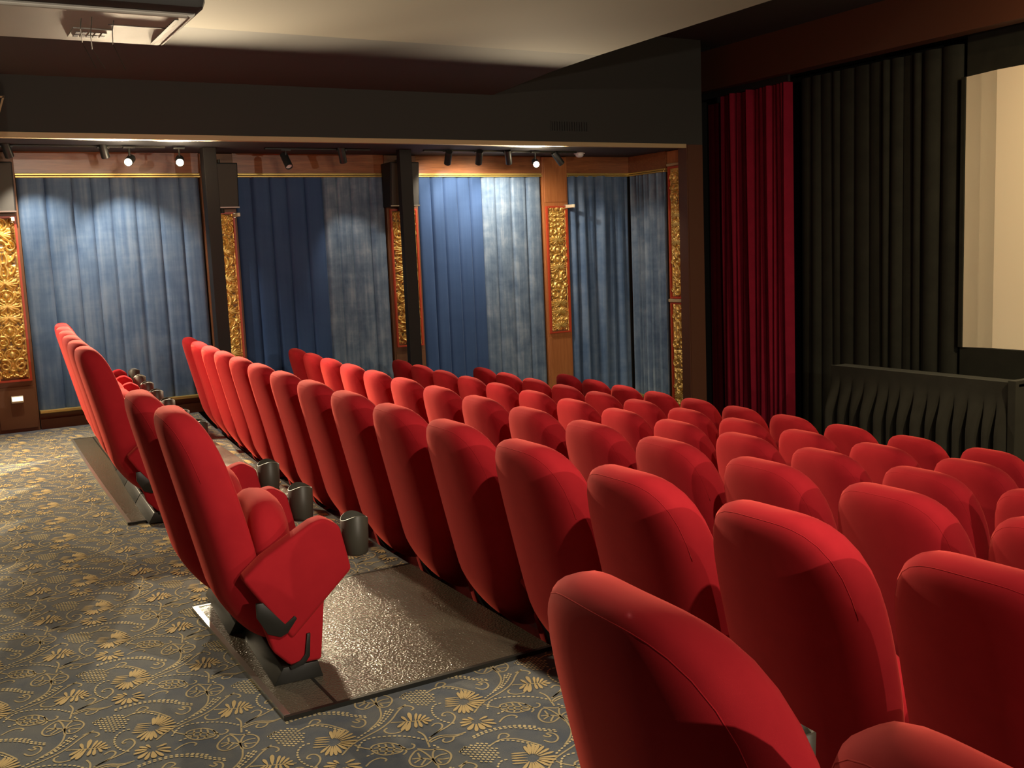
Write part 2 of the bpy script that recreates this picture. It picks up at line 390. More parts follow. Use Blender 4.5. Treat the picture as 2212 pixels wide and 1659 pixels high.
def struct(name, bm, m, parent=None, **k):
    o = bm_obj(name, bm, m, parent, **k)
    if not parent: o['kind'] = 'structure'
    return o
ZL = -0.95
bm = bmesh.new(); box(bm, X0-.15, X0, YB, YF, ZL, 3.6); struct('wall_left', bm, DARK_WALL)
bm = bmesh.new(); box(bm, X1, X1+.15, YB, YF, ZL, 3.6); struct('wall_right', bm, DARK_WALL)
bm = bmesh.new(); box(bm, X0-.15, X1+.15, YB-.15, YB, ZL, 3.6); struct('wall_back', bm, DARK_WALL)
bm = bmesh.new(); box(bm, X0-.15, X1+.15, YF, YF+.15, ZL, 3.6); struct('wall_front', bm, BLACK_PAINT)
XR = 3.0                   # right beam line (mirror of the left one)
CZ = 2.995
# main ceiling with its sloping haunches, then the higher ceiling in front of the screen
bm = bmesh.new()
prism(bm, [(XB-.02, 2.940), (-8.5, 2.960), (-7.93, 2.985), (-7.2, CZ), (1.2, CZ), (XR+.02, 2.94), (XR+.02, 3.12), (XB-.02, 3.12)], YB, YE, axis='y')
box(bm, XB-.02, XR+.02, YE-.12, YE, 3.0, 3.62)
o = struct('ceiling', bm, [CEIL, HAUNCH])
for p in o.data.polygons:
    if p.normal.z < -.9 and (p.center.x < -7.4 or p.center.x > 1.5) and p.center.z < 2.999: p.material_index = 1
bm = bmesh.new(); box(bm, X0-.15, X1+.15, YE-.1, YF, 3.62, 3.72); struct('ceiling', bm, DARK_WALL)
# beams (fascias) over the alcoves and the alcove ceilings
bm = bmesh.new(); box(bm, XB-.12, XB, YB, 7.70, 2.50, 3.62); struct('trim_1', bm, DARK_WALL)
bm = bmesh.new(); box(bm, XR, XR+.12, YB, 7.70, 2.50, 3.62); struct('trim_2', bm, DARK_WALL)
bm = bmesh.new(); box(bm, X0, XB-.06, YB, 7.7, 2.475, 2.56); struct('ceiling', bm, ALC_CEIL)
bm = bmesh.new(); box(bm, XR+.06, X1, YB, 7.7, 2.475, 2.56); struct('ceiling', bm, ALC_CEIL)
bm = bmesh.new(); box(bm, XB-.05, XB+.004, YB, 7.47, 2.462, 2.507, .003); struct('trim_3', bm, BEIGE)

# ---------------------------------------------------------------- carved panels (one relief, shared)
def relief_mesh(wd, ht, seed):
    """gilded scroll carving, mirrored about its upright axis; local x 0..wd across, z 0..ht up, relief towards +y"""
    rnd = random.Random(seed); cell = .0052
    nx = int(wd/cell); nz = int(ht/cell); hgt = [[0.0]*(nx+1) for _ in range(nz+1)]
    half = wd/2
    def stamp(px, pz, r, h):
        for s in (1, -1):
            X = half + s*px
            for j in range(max(0, int((pz-r)/cell)), min(nz, int((pz+r)/cell)+1)+1):
                for i in range(max(0, int((X-r)/cell)), min(nx, int((X+r)/cell)+1)+1):
                    d = ((i*cell-X)**2 + (j*cell-pz)**2)/(r*r)
                    if d < 1:
                        v = h*math.sqrt(1-d)
                        if v > hgt[j][i]: hgt[j][i] = v
    for _ in range(int(wd*ht*1500)): stamp(rnd.uniform(0, half-.012), rnd.uniform(.012, ht-.012), rnd.uniform(.006, .011), rnd.uniform(.005, .010))
    z = .02
    while z < ht-.03:
        kind = rnd.choice('ssvbmf'); 
        if kind == 's':
            cz, cx, R = z+.055, half*.52, half*rnd.uniform(.36, .46); sg = rnd.choice((1, -1))
            for k in range(60):
                t = k/59; a = sg*(t*7.5) + 1.2; rr = R*(1-.82*t)
                stamp(cx + rr*math.cos(a), cz + rr*math.sin(a), .013*(1-.35*t), .030)
            for k in range(26):
                t = k/25; stamp(.006 + half*.3*t, cz - sg*.05*(1-t*t), .009, .024)
            z += .105
        elif kind == 'v':
            for k in range(40):
                t = k/39; stamp(.018*(1+math.sin(t*math.pi)*.8), z + .10*t, .013 + .007*math.sin(t*math.pi), .032)
                stamp(half*.75*math.sin(t*math.pi*.5), z + .02 + .07*t*t, .010, .026)
            z += .11
        elif kind == 'b':
            for k in range(7): stamp(half*.12*k, z + .012 + .010*math.sin(k*1.3), .011, .030)
            for k in range(6): stamp(half*.15*k+.01, z + .036, .007, .022)
            z += .055
        elif kind == 'm':
            stamp(0, z+.045, .032, .036)
            for k in range(40):
                t = k/39; a = t*math.pi; stamp(.05*math.sin(a) + .008, z + .045 - .048*math.cos(a), .008, .026)
            for k in range(30):
                t = k/29; a = t*6; stamp(half*.76 + .022*(1-.7*t)*math.cos(a), z+.045+.030*(1-.7*t)*math.sin(a), .009, .028)
            z += .105
        else:
            for a0 in (-1.0, -.5, 0, .5, 1.0, 1.4):
                for k in range(14):
                    t = k/13; L = half*.85; stamp(L*t*math.cos(a0), z + .05 + .05*t*math.sin(a0)/1.0, .005 + .007*math.sin(t*2.8), .026)
            z += .10
    for j in range(nz+1):                       # plain edge bead
        for i in (0, 1, nx-1, nx): hgt[j][i] = max(hgt[j][i], .004)
    V = [(i*wd/nx, hgt[j][i], j*ht/nz) for j in range(nz+1) for i in range(nx+1)]
    F, FM = [], []
    for j in range(nz):
        for i in range(nx):
            a = j*(nx+1)+i; F.append((a, a+nx+1, a+nx+2, a+1))
            FM.append(1 if max(hgt[j][i], hgt[j+1][i], hgt[j][i+1], hgt[j+1][i+1]) < .002 else 0)
    return V, F, FM
def relief(name, parent, wd, ht, seed, origin, across):
    V, F, FM = relief_mesh(wd, ht, seed)
    ax = Vector(across); nrm = Vector((0, 0, 1)).cross(ax)*-1
    W = [Vector(origin) + ax*v[0] + nrm*v[1] + Vector((0, 0, v[2])) for v in V]
    o = mesh_obj(name, W, F, [GOLD, CAVITY], parent, True, FM)
    return o
def frame_bars(bm, org, ax, wd, ht, t, dep):
    """four bars round a wd x ht opening, face towards the room"""
    o = Vector(org); a = Vector(ax); n = Vector((0, 0, 1)).cross(a)*-1
    def bar(u0, u1, v0, v1):
        vs = [bm.verts.new(o + a*u + n*d + Vector((0, 0, v))) for d in (0, dep) for u, v in ((u0, v0), (u1, v0), (u1, v1), (u0, v1))]
        for q in ((0,1,2,3),(4,5,6,7),(0,1,5,4),(1,2,6,5),(2,3,7,6),(3,0,4,7)): bm.faces.new([vs[i] for i in q])
    bar(-t, 0, -t, ht+t); bar(wd, wd+t, -t, ht+t); bar(0, wd, -t, 0); bar(0, wd, ht, ht+t)

# piers on the left wall: (y0, y1, label)
PIERS = [(.53, .865, 'wooden pier with carved gilt panel at far left, lit step light near its foot', 0, True),
         (2.47, 2.79, 'wooden pier with carved gilt panel between first and second blue curtain, below a speaker', 0, True),
         (4.372, 4.735, 'wooden pier with carved gilt panel beside the right-hand black post', -.2, True),
         (6.305, 6.64, 'tall wooden pier with carved gilt panel and plain wood top beside the lit spotlight', -.36, False)]
PFX = X0 + .07
for k, (y0, y1, lab, zb, spk) in enumerate(PIERS):
    t = thing('carved_pier', lab, 'pier', (PFX, (y0+y1)/2, zb), 0, 'carved piers along the left wall')
    def loc(o, T=t): o.parent = T; o.matrix_parent_inverse = Matrix.Translation(-T.location); return o
    zt = 2.47
    bm = bmesh.new(); box(bm, X0+.002, PFX, y0, y1, zb, zt, .004)
    box(bm, PFX-.001, PFX+.008, y0+.015, y1-.015, zb+.03, .41, .003)
    if not spk: box(bm, PFX-.001, PFX+.008, y0+.02, y1-.02, 1.96, 2.44, .003)
    loc(bm_obj('pier_body', bm, WOOD if not spk else WOOD_LOW))
    wd = (y1-y0) - .09
    bm = bmesh.new(); frame_bars(bm, (PFX, y0+.045, .475), (0, 1, 0), wd, 1.42, .018, .028); loc(bm_obj('red_frame', bm, REDTRIM))
    o = relief('carved_panel', None, wd, 1.42, 11+k, (PFX+.002, y0+.045, .475), (0, 1, 0)); loc(o); o['label'] = 'carved gilt scrollwork panel'
# return wall closing the alcove, with two stacked carved panels
YR = 7.58
bm = bmesh.new(); box(bm, X0, -9.12, YR, YR+.12, ZL, 2.50); struct('wall_alcove_end', bm, WOOD_LOW)
t = thing('carved_pier', 'pier with two stacked gilt panels beside the crimson side drape', 'pier', (-9.27, YR, -.870), 0, 'carved piers along the left wall')
def loc(o, T=t): o.parent = T; o.matrix_parent_inverse = Matrix.Translation(-T.location); return o
bm = bmesh.new(); box(bm, -9.44, -9.13, YR-.03, YR-.001, -.870, 2.47, .003); loc(bm_obj('pier_body', bm, WOOD))
def facing_minus_y_relief(wd, ht, seed, x0, z0):
    V, F, FM = relief_mesh(wd, ht, seed)
    W = [(x0+v[0], YR-.032-v[1], z0+v[2]) for v in V]; F = [f[::-1] for f in F]
    o = mesh_obj('carved_panel', W, F, [GOLD, CAVITY], None, True, FM); o['label'] = 'carved gilt scrollwork panel'; return o
loc(facing_minus_y_relief(.225, 1.44, 31, -9.378, .83)); loc(facing_minus_y_relief(.225, 1.44, 32, -9.378, -.70))
bm = bmesh.new()
for z0 in (.83, -.70):
    for a in ((-9.403, -9.381, z0-.025, z0+1.465), (-9.15, -9.14, z0-.025, z0+1.465)): box(bm, a[0], a[1], YR-.052, YR-.028, a[2], a[3])
    box(bm, -9.381, -9.15, YR-.052, YR-.028, z0-.025, z0-.002); box(bm, -9.381, -9.15, YR-.052, YR-.028, z0+1.442, z0+1.465)
loc(bm_obj('red_frame', bm, REDTRIM))
bm = bmesh.new(); box(bm, -9.42, -9.13, YR-.07, YR-.028, .765, .80, .006); loc(bm_obj('cross_moulding', bm, BEIGE)); bm = bmesh.new(); box(bm, -9.42, -9.13, YR-.06, YR-.028, 2.30, 2.33, .006); loc(bm_obj('cross_moulding', bm, BEIGE))
bm = bmesh.new(); box(bm, -9.14, XB, 7.47, 7.70, ZL, 2.50); box(bm, -9.001, -8.994, 7.485, 7.50, -.870, 2.50); struct('trim_4', bm, JAMB)

# wood band and gold moulding above the curtains, plinth below
bm = bmesh.new(); 
for y0, y1 in ((YB, .53), (.865, 2.47), (2.79, 4.372), (4.735, 6.305), (6.64, YR)): box(bm, X0+.001, X0+.045, y0, y1, 2.285, 2.475)
box(bm, X0+.045, -9.445, YR-.045, YR-.001, 2.285, 2.475)
struct('trim_5', bm, WOODH)
bm = bmesh.new()
for y0, y1 in ((YB, .53), (.865, 2.47), (2.79, 4.372), (4.735, 6.305), (6.64, YR)):
    box(bm, X0+.001, X0+.075, y0, y1, 2.245, 2.262, .004); box(bm, X0+.001, X0+.062, y0, y1, 2.266, 2.286, .004)
box(bm, X0+.05, -9.445, YR-.075, YR-.001, 2.245, 2.262, .004); box(bm, X0+.05, -9.445, YR-.062, YR-.001, 2.266, 2.286, .004)
struct('trim_6', bm, GOLDRAIL)
BAYS = [(.875, 2.46, .165, 0.0), (2.80, 4.39, 0.0, -.2), (4.755, 6.295, -.17, -.376), (6.65, 7.52, -.37, -.6)]
bm = bmesh.new(); b2 = bmesh.new()
for y0, y1, zr, zf in [(YB, .53, .165, 0.0)] + BAYS:
    box(bm, X0+.001, X0+.055, y0, y1, zr-.33 if zr < .1 else 0, zr-.075); box(bm, X0+.001, X0+.02, y0, y1, zr-.08, zr-.01)
    box(b2, X0+.001, X0+.095, y0, y1, zr-.018, zr+.010, .006)
box(b2, -10.1, -9.445, YR-.10, YR-.001, -.395, -.36, .006); box(bm, -10.14, -9.445, YR-.05, YR-.001, -.9, -.395)
struct('trim_7', bm, WOOD_LOW); struct('trim_8', b2, GOLDRAIL)

# ---------------------------------------------------------------- curtains
def smooth01(t): t = max(0, min(1, t)); return t*t*(3-2*t)
def curtain(name, y0, y1, z0, z1, pleats, depth, seed, label, mode='flat', across=(0, 1, 0), base=None, m=None, cat='curtain', group=None, flare=0, thick=.02, split=None):
    rnd = random.Random(seed); n = 0; W = y1-y0
    cuts = [0.0]
    for i in range(pleats): cuts.append(cuts[-1] + (rnd.uniform(.82, 1.18) if mode != 'fold' else rnd.uniform(.5, 1.5)))
    cuts = [c/cuts[-1] for c in cuts]; amps = [rnd.uniform(.7, 1.2) if mode != 'fold' else rnd.uniform(.35, 1.25) for _ in range(pleats)]; off = [rnd.uniform(-.25, .25) for _ in range(pleats)]
    us = []
    for i in range(pleats):
        for k in range(12): us.append((i, k/12))
    us.append((pleats-1, 1.0))
    nz = 26; rows = []
    a = Vector(across); nrm = Vector((0, 0, 1)).cross(a)*-1
    for side in (0, 1):
        for j in range(nz+1):
            t = j/nz; z = z0 + (z1-z0)*t; r = []
            for i, f in us:
                u = cuts[i] + (cuts[i+1]-cuts[i])*f
                if mode == 'flat':      # wide boards of cloth with a sharp narrow tuck between them
                    e = min(f, 1-f); d = depth*amps[i]*(1-math.exp(-e*14))*(1+.3*math.sin(6*u+i)) + depth*.35*off[i]*(f-.5)*2*math.sin(t*3+i)
                    if e < .001: d = -depth*.5
                elif mode == 'fold':
                    d = depth*amps[i]*(math.sin(math.pi*f)**.7) + depth*.25*math.sin(t*2.2+i*1.7)*math.sin(math.pi*f)
                else:                   # 'skirt': flat at the top band, opening into cones
                    g = smooth01((.93-t)/.35); s = math.sin(math.pi*f); d = depth*amps[i]*g*(s**.8) + .004
                u2 = u + flare*(1-t)*(u-.5)
                r.append(Vector((0, 0, z)) + a*(u2*W) + nrm*(d + (-thick if side else 0)) )
            rows.append(r)
    V = [Vector(base) + p for r in rows for p in r]; m_ = len(us); F = []
    for side in (0, 1):
        o_ = side*(nz+1)*m_
        for j in range(nz):
            for i in range(m_-1):
                q = (o_+j*m_+i, o_+j*m_+i+1, o_+(j+1)*m_+i+1, o_+(j+1)*m_+i)
                F.append(q if side == 0 else q[::-1])
    s = (nz+1)*m_
    for i in range(m_-1): F.append((i, s+i, s+i+1, i+1)); F.append((nz*m_+i, nz*m_+i+1, s+nz*m_+i+1, s+nz*m_+i))
    for j in range(nz): F.append((j*m_, (j+1)*m_, s+(j+1)*m_, s+j*m_)); F.append((j*m_+m_-1, s+j*m_+m_-1, s+(j+1)*m_+m_-1, (j+1)*m_+m_-1))
    fm = None; mats = m or BLUE
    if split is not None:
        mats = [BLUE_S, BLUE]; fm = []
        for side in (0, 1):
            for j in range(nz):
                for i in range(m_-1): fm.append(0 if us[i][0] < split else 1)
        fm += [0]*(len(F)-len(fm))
    o = mesh_obj(name, V, F, mats, None, True, fm)
    me = o.data
    try: me.set_sharp_from_angle(angle=math.radians(50))
    except Exception: pass
    bmx = bmesh.new(); bmx.from_mesh(me); bmesh.ops.recalc_face_normals(bmx, faces=bmx.faces[:]); bmx.to_mesh(me); bmx.free()
    return tag(o, label, cat, group)
BL = 'blue velvet curtains along the left wall'
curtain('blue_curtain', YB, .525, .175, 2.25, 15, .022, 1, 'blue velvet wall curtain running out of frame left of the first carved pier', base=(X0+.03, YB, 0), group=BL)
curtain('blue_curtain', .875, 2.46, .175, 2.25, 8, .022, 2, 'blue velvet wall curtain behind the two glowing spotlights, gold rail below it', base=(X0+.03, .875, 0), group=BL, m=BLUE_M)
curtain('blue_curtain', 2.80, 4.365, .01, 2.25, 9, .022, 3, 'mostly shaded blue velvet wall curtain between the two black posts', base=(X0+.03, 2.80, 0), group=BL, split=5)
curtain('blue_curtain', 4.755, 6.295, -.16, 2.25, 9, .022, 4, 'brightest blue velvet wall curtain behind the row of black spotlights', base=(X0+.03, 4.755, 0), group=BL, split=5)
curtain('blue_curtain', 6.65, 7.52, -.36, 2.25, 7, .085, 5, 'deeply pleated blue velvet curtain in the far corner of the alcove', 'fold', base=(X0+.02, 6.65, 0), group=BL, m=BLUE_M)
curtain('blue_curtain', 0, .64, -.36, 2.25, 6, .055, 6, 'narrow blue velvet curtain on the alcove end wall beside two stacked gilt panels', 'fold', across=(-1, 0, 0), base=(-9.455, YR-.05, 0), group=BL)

# red side drape, black drapes and pleated skirt by the screen
YS = 8.5
curtain('crimson_drape', 0, 1.10, -.870, 3.10, 16, .085, 8, 'tall crimson velvet side drape in deep folds left of the black drapes', 'fold', across=(1, 0, 0), base=(-9.43, YS-.12, 0), m=RED_DRAPE, cat='curtain', flare=.02)
curtain('crimson_drape', 0, .42, -.870, 3.08, 4, .04, 9, 'dark crimson drape in shadow between the brown jamb and the tall crimson drape', 'fold', across=(1, 0, 0), base=(-9.93, YS+.10, 0), m=RED_DRAPE, cat='curtain')
curtain('black_drape', 0, 2.00, -.870, 3.14, 13, .045, 10, 'wide black drape hanging between crimson drape and cinema screen', 'fold', across=(1, 0, 0), base=(-8.36, YS+.06, 0), m=BLACK_CLOTH, cat='curtain')
bm = bmesh.new(); box(bm, -10.1, X1, YS-.32, YS-.14, 3.17, 3.62); struct('trim_9', bm, JAMB)
bm = bmesh.new(); box(bm, -9.95, -8.30, YS-.2, YS-.165, 3.10, 3.19); struct('trim_10', bm, BLACK_PAINT)
bm = bmesh.new(); box(bm, -10.2, -9.99, 7.70, 8.9, ZL, 3.62); struct('wall_stage_side', bm, BLACK_PAINT)

# screen
t = thing('cinema_screen', 'cream cinema screen with black surround on the front wall', 'screen', (-3.0, YS+.2, -.870))
bm = bmesh.new(); box(bm, -6.0, -.05, YS+.05, YS+.06, .355, 2.85); o = bm_obj('screen_surface', bm, SCREEN, t); o.matrix_parent_inverse = Matrix.Translation(-t.location)
bm = bmesh.new()
vs = [bm.verts.new(v) for v in ((-6.275, YS, .352), (-6.0, YS+.05, .355), (-6.0, YS+.05, 2.85), (-6.275, YS, 2.828))]; bm.faces.new(vs)
bmesh.ops.solidify(bm, geom=bm.faces[:], thickness=.01)
o = bm_obj('masking_panel', bm, SCREEN, t); o.matrix_parent_inverse = Matrix.Translation(-t.location); o['label'] = 'narrow slightly greyer strip along the left edge of the screen'
bm = bmesh.new(); box(bm, -6.32, .3, YS+.07, YS+.12, 2.82, 3.3); box(bm, -6.32, .3, YS+.02, YS+.12, -.2, .352); box(bm, -6.32, -6.28, YS-.01, YS+.12, .352, 2.83)
o = bm_obj('screen_surround', bm, BLACK_CLOTH, t); o.matrix_parent_inverse = Matrix.Translation(-t.location)
bm = bmesh.new(); box(bm, -6.3, X1, YS+.3, YS+.4, ZL, 3.6); struct('wall_screen_backing', bm, BLACK_PAINT)

# skirted stage
t = thing('skirted_stage', 'low black stage with pleated black skirt below the screen', 'stage', (-6.1, 7.9, -.870))
def loc(o, T=t): o.parent = T; o.matrix_parent_inverse = Matrix.Translation(-T.location); return o
bm = bmesh.new(); box(bm, -7.06, -5.09, 7.60, 7.80, .17, .200, .004); loc(bm_obj('stage_top', bm, BLACK_CLOTH))
o = curtain('pleated_skirt', 0, 1.90, -.870, .205, 14, .12, 14, '', 'skirt', across=(1, 0, 0), base=(-7.06, 7.60, 0), m=SKIRT)
for k in ('label', 'category', 'group'):
    if k in o: del o[k]
loc(o)
bm = bmesh.new(); box(bm, -5.16, -5.09, 7.56, 7.84, -.870, .225, .006); loc(bm_obj('side_panel', bm, SKIRT))
for x in (-6.98, -5.2):
    for y in (7.64, 7.77):
        bm = bmesh.new(); tube(bm, [(x, y, -.870), (x, y, .17)], .02, 8); loc(bm_obj('leg', bm, BLACK))

# ---------------------------------------------------------------- black posts
for (y0, y1, zb, lab) in ((2.383, 2.50, -.193, 'black square post left of the second blue curtain, its side caught by light'), (4.315, 4.445, -.573, 'black square post right of the second blue curtain')):
    bm = bmesh.new(); box(bm, -9.73 if y0 < 3 else -9.68, -9.60, y0, y1, zb, 2.475, .004)
    tag(bm_obj('black_post', bm, BLACK_PAINT), lab, 'post', 'black posts under the left beam')

# ---------------------------------------------------------------- wall speakers
for (y0, y1, z0, z1, tilt, lab) in ((.53, .84, 1.94, 2.37, 0, 'grey fronted wall speaker above the leftmost carved pier'),
                     (2.50, 2.79, 1.945, 2.37, 0, 'grey fronted wall speaker beside the left black post'),
                     (4.335, 4.66, 1.93, 2.38, 0, 'grey fronted wall speaker half hidden by the right black post')):
    t = thing('wall_speaker', lab, 'speaker', (X0+.07, (y0+y1)/2, z0), 0, 'wall speakers on the carved piers')
    w_ = y1-y0; h_ = z1-z0; dp = .16 if y0 < 4 else .24
    bm = bmesh.new(); prism(bm, [(0, 0), (dp-.05, 0), (dp, h_), (0, h_)], -w_/2, w_/2, .008, 'y'); bm_obj('cabinet', bm, BLACK_PAINT, t)
    bm = bmesh.new(); prism(bm, [(dp-.052, .012), (dp-.036, .012), (dp+.012, h_-.012), (dp-.004, h_-.012)], -w_/2+.012, w_/2-.012, .004, 'y'); bm_obj('grille', bm, GRILLE, t)
    bm = bmesh.new()
    prism(bm, [(dp-.05, .002), (dp-.033, .002), (dp-.031, .014), (dp-.048, .014)], -w_/2, w_/2, 0, 'y')
    bm_obj('edge_strip', bm, STEEL, t)
    bm = bmesh.new(); tube(bm, [(.04, 0, .0), (.04, 0, -.04)], .02, 8); bm_obj('lower_bracket', bm, BLACK, t); bm = bmesh.new(); tube(bm, [(.04, 0, h_-.003), (.04, 0, h_+.04)], .012, 8); bm_obj('upper_bracket', bm, BLACK, t)

# speaker peeking in on the beam at the left edge of the photo
t = thing('beam_speaker', 'pale edged box speaker on the dark beam at the left edge', 'speaker', (XB+.005, .68, 2.55))
bm = bmesh.new(); prism(bm, [(-.24, .0), (-.02, .0), (.05, .2), (-.24, .2)], 0, .10, .004, 'x'); bm_obj('cabinet', bm, BLACK_PAINT, t)
bm = bmesh.new(); prism(bm, [(-.022, -.004), (-.008, -.004), (.064, .206), (.05, .206)], .002, .108, 0, 'x'); prism(bm, [(-.24, .196), (.062, .196), (.064, .208), (-.24, .208)], .002, .108, 0, 'x'); bm_obj('pale_edge', bm, BEIGE, t)

# ---------------------------------------------------------------- spotlights
def can_proto(lit):
    """axis along local -Z from the pivot (0,0,0)"""
    bm = bmesh.new(); n = 20; prof = [(.0, .075), (.034, .075), (.036, .07), (.036, -.085), (.033, -.088), (.031, -.086), (.031, -.07), (0, -.07)]
    rings = []
    for r, z in prof:
        rings.append([bm.verts.new((max(r, .0005)*math.cos(2*math.pi*k/n), max(r, .0005)*math.sin(2*math.pi*k/n), z)) for k in range(n)])
    for a, b in zip(rings, rings[1:]):
        for k in range(n): bm.faces.new((a[k], a[(k+1) % n], b[(k+1) % n], b[k]))
    return bm
def spotlight(pos, target, lab, glow=None, yaw_track=None, ceil=2.475, grp='black spotlights under the left beam'):
    p = Vector(pos); d = (Vector(target)-p).normalized(); body = p - d*.0
    t = thing('spotlight', lab, 'spotlight', (p.x, p.y, ceil), 0, grp)
    q = d.to_track_quat('-Z', 'Y').to_matrix().to_4x4()
    c = bm_obj('lamp_can', can_proto(False), CAN, t, True, 40); c.matrix_local = Matrix.Translation((0, 0, p.z-ceil)) @ q
    bm = bmesh.new(); bmesh.ops.create_circle(bm, cap_ends=True, segments=20, radius=.0305)
    for v in bm.verts: v.co.z = -.072
    e = bm_obj('lens', bm, glow or CAN, c)
    bm = bmesh.new(); box(bm, -.018, .018, -.05, .05, -.030, -.014, .003); tube(bm, [(0, 0, -.03), (0, 0, min(-.045, p.z-ceil+.0))], .009, 8); bm_obj('stem', bm, CAN, t)
    return t
def lens_back(p, t, off=.12):
    p = Vector(p); d = (Vector(t)-p).normalized(); return p - d*off
labs = ['leftmost of the two glaring spotlights aimed at the chairs', 'right one of the two glaring spotlights, nearer the left black post', 'glaring spotlight beside the plain top of the tall wooden pier']
for (p, t), lab in zip(AUD_L, labs): spotlight(lens_back(p, t), t, lab, GLOW)
wl = ['black spotlight hanging at far left above the carved pier', 'dim black spotlight left of the two glaring ones, in front of the wood band', 'right one of two dim spotlights over the shaded second curtain',
      'leftmost black spotlight of the row in front of the brightest curtain', 'second black spotlight from the left over the brightest curtain', 'third black spotlight, just left of the glaring one by the tall pier', 'last black spotlight on the right, tilted towards the corner curtain']
for (p, t, e, a), lab in zip(WASH, wl):
    spotlight(lens_back(p, t, .10), t, lab, GLOW_SOFT)
spotlight((-9.60, 3.15, 2.36), (-9.0, 3.25, 1.6), 'left one of two dim spotlights over the shaded second curtain', WHITE)
for (p, t), lab in zip(AUD_R, ('rear glowing spotlight on the right side of the hall', 'front glowing spotlight on the right side of the hall')): spotlight(lens_back(p, t), t, lab, GLOW, grp='spotlights on the right side')
for x, y0, y1, lab in ((-9.60, 4.58, 6.42, 'black lamp track above the brightest blue curtain'), (-9.60, .45, 2.05, 'black lamp track above the first blue curtain'), (-9.60, 2.95, 4.0, 'black lamp track above the shaded second curtain')):
    bm = bmesh.new(); box(bm, x-.018, x+.018, y0, y1, 2.457, 2.475, .002); tag(bm_obj('lamp_track', bm, BLACK), lab, 'lamp track', 'lamp tracks')
# smoke detector
t = thing('smoke_detector', 'small white dome detector on the alcove ceiling', 'smoke detector', (-9.74, 6.56, 2.475))
bm = bmesh.new(); tube(bm, [(0, 0, 0), (0, 0, -.012), (0, 0, -.016)], [.062, .062, .05], 24); bm_obj('mount', bm, WHITE, t, True, 30)
bm = bmesh.new(); tube(bm, [(0, 0, -.016), (0, 0, -.028), (0, 0, -.042), (0, 0, -.05)], [.045, .046, .036, .018], 24); bm_obj('sensor_dome', bm, WHITE, t, True, 30)
# little cream arms on the pier frames
for y, z, lab in ((.80, 1.88, 'small cream bracket at the top right of the leftmost carved panel'), (2.76, 1.88, 'small cream bracket at the upper right of the second carved panel'), (6.60, 1.905, 'small cream bracket sticking out from the tall wooden pier')):
    t = thing('wall_bracket', lab, 'bracket', (PFX+.03, y, z), 0, 'cream brackets on the carved piers')
    bm = bmesh.new(); box(bm, -.03, .0, -.012, .012, -.025, .025, .002); bm_obj('back_plate', bm, STEEL, t)
    bm = bmesh.new(); box(bm, -.0, .16, -.014, .014, -.018, .018, .005); bm_obj('arm', bm, CREAM, t)
# step light
t = thing('step_light', 'small glowing cream step light low on the leftmost pier', 'step light', (PFX+.0085, .70, .30))
bm = bmesh.new(); box(bm, 0, .03, -.05, .05, -.032, .03, .006); bm_obj('housing', bm, CREAM, t)
bm = bmesh.new(); box(bm, .031, .033, -.044, .044, -.014, .024); bm_obj('light_strip', bm, GLOW_SOFT, t)
# vent in the beam face
t = thing('air_vent', 'dark slatted air vent set in the dark beam face', 'vent', (XB, 5.95, 2.66))
bm = bmesh.new(); box(bm, .0, .004, -.23, .23, -.055, .055); bm_obj('vent_plate', bm, DARK_WALL, t)
bm = bmesh.new()
for k in range(15): box(bm, .004, .012, -.21+k*.03-.004, -.21+k*.03+.004, -.045, .045)
o = bm_obj('slats', bm, BLACK_PAINT, t)

# ---------------------------------------------------------------- projector hung from the ceiling
t = thing('projector', 'ceiling hung projector, pale underside and black upper shell, top left', 'projector', (-4.51, .534, 2.39)); t.scale = (1.1875,)*3
bm = bmesh.new(); prism(bm, [(-.25, 0), (.235, 0), (.24, .10), (-.25, .10)], -.55, .43, .012, 'y')
o = bm_obj('lower_shell', bm, PROJ_W, t); o['label'] = 'pale grey lower shell'
for v in o.data.vertices:
    if v.co.y > .40: v.co.y -= .10*((-v.co.x+.25)/.5)**2*0 + .0
bm = bmesh.new(); tube(bm, [(-.235, .43, .028), (.235, .43, .028)], .028, 16); 
for v in bm.verts: v.co.y = .43 + (v.co.y-.43)*.6
bm_obj('rounded_nose', bm, PROJ_W, t, True, 40)
bm = bmesh.new(); box(bm, -.27, .30, -.60, .47, .014, .26, .03); bm_obj('upper_shell', bm, BLACK_PAINT, t, True, 40)
bm = bmesh.new(); box(bm, -.17, -.02, .10, .225, -.004, .002); bm_obj('vent_frame', bm, PROJ_W, t)
for i in range(5):
    for j in range(2):
        bm = bmesh.new(); box(bm, -.085+j*-.048-.017, -.085+j*-.048+.020, .115+i*.021, .130+i*.021, -.006, -.0035); bm_obj('vent_slot', bm, BLACK, t)
bm = bmesh.new(); box(bm, -.20, .20, .385, .397, -.003, .001); box(bm, .05, .056, .20, .385, -.002, .001); bm_obj('panel_seam', bm, BLACK, t)
bm = bmesh.new(); tube(bm, [(0, 0, .26), (0, 0, (CZ-2.39)/1.1875)], .03, 14); box(bm, -.08, .08, -.08, .08, (CZ-2.39)/1.1875-.012, (CZ-2.39)/1.1875); bm_obj('ceiling_pole', bm, BLACK, t)
bm = bmesh.new()
for (a, b_) in ((.10, .0), (.13, .02), (.20, .0)):
    tube(bm, [(.26, a, .05), (.06, a+.01, -.02-b_), (-.12, a+.04, -.03-b_), (-.20, a+.09, -.10)], .0016, 6)
bm_obj('hanging_cables', bm, BLACK, t)

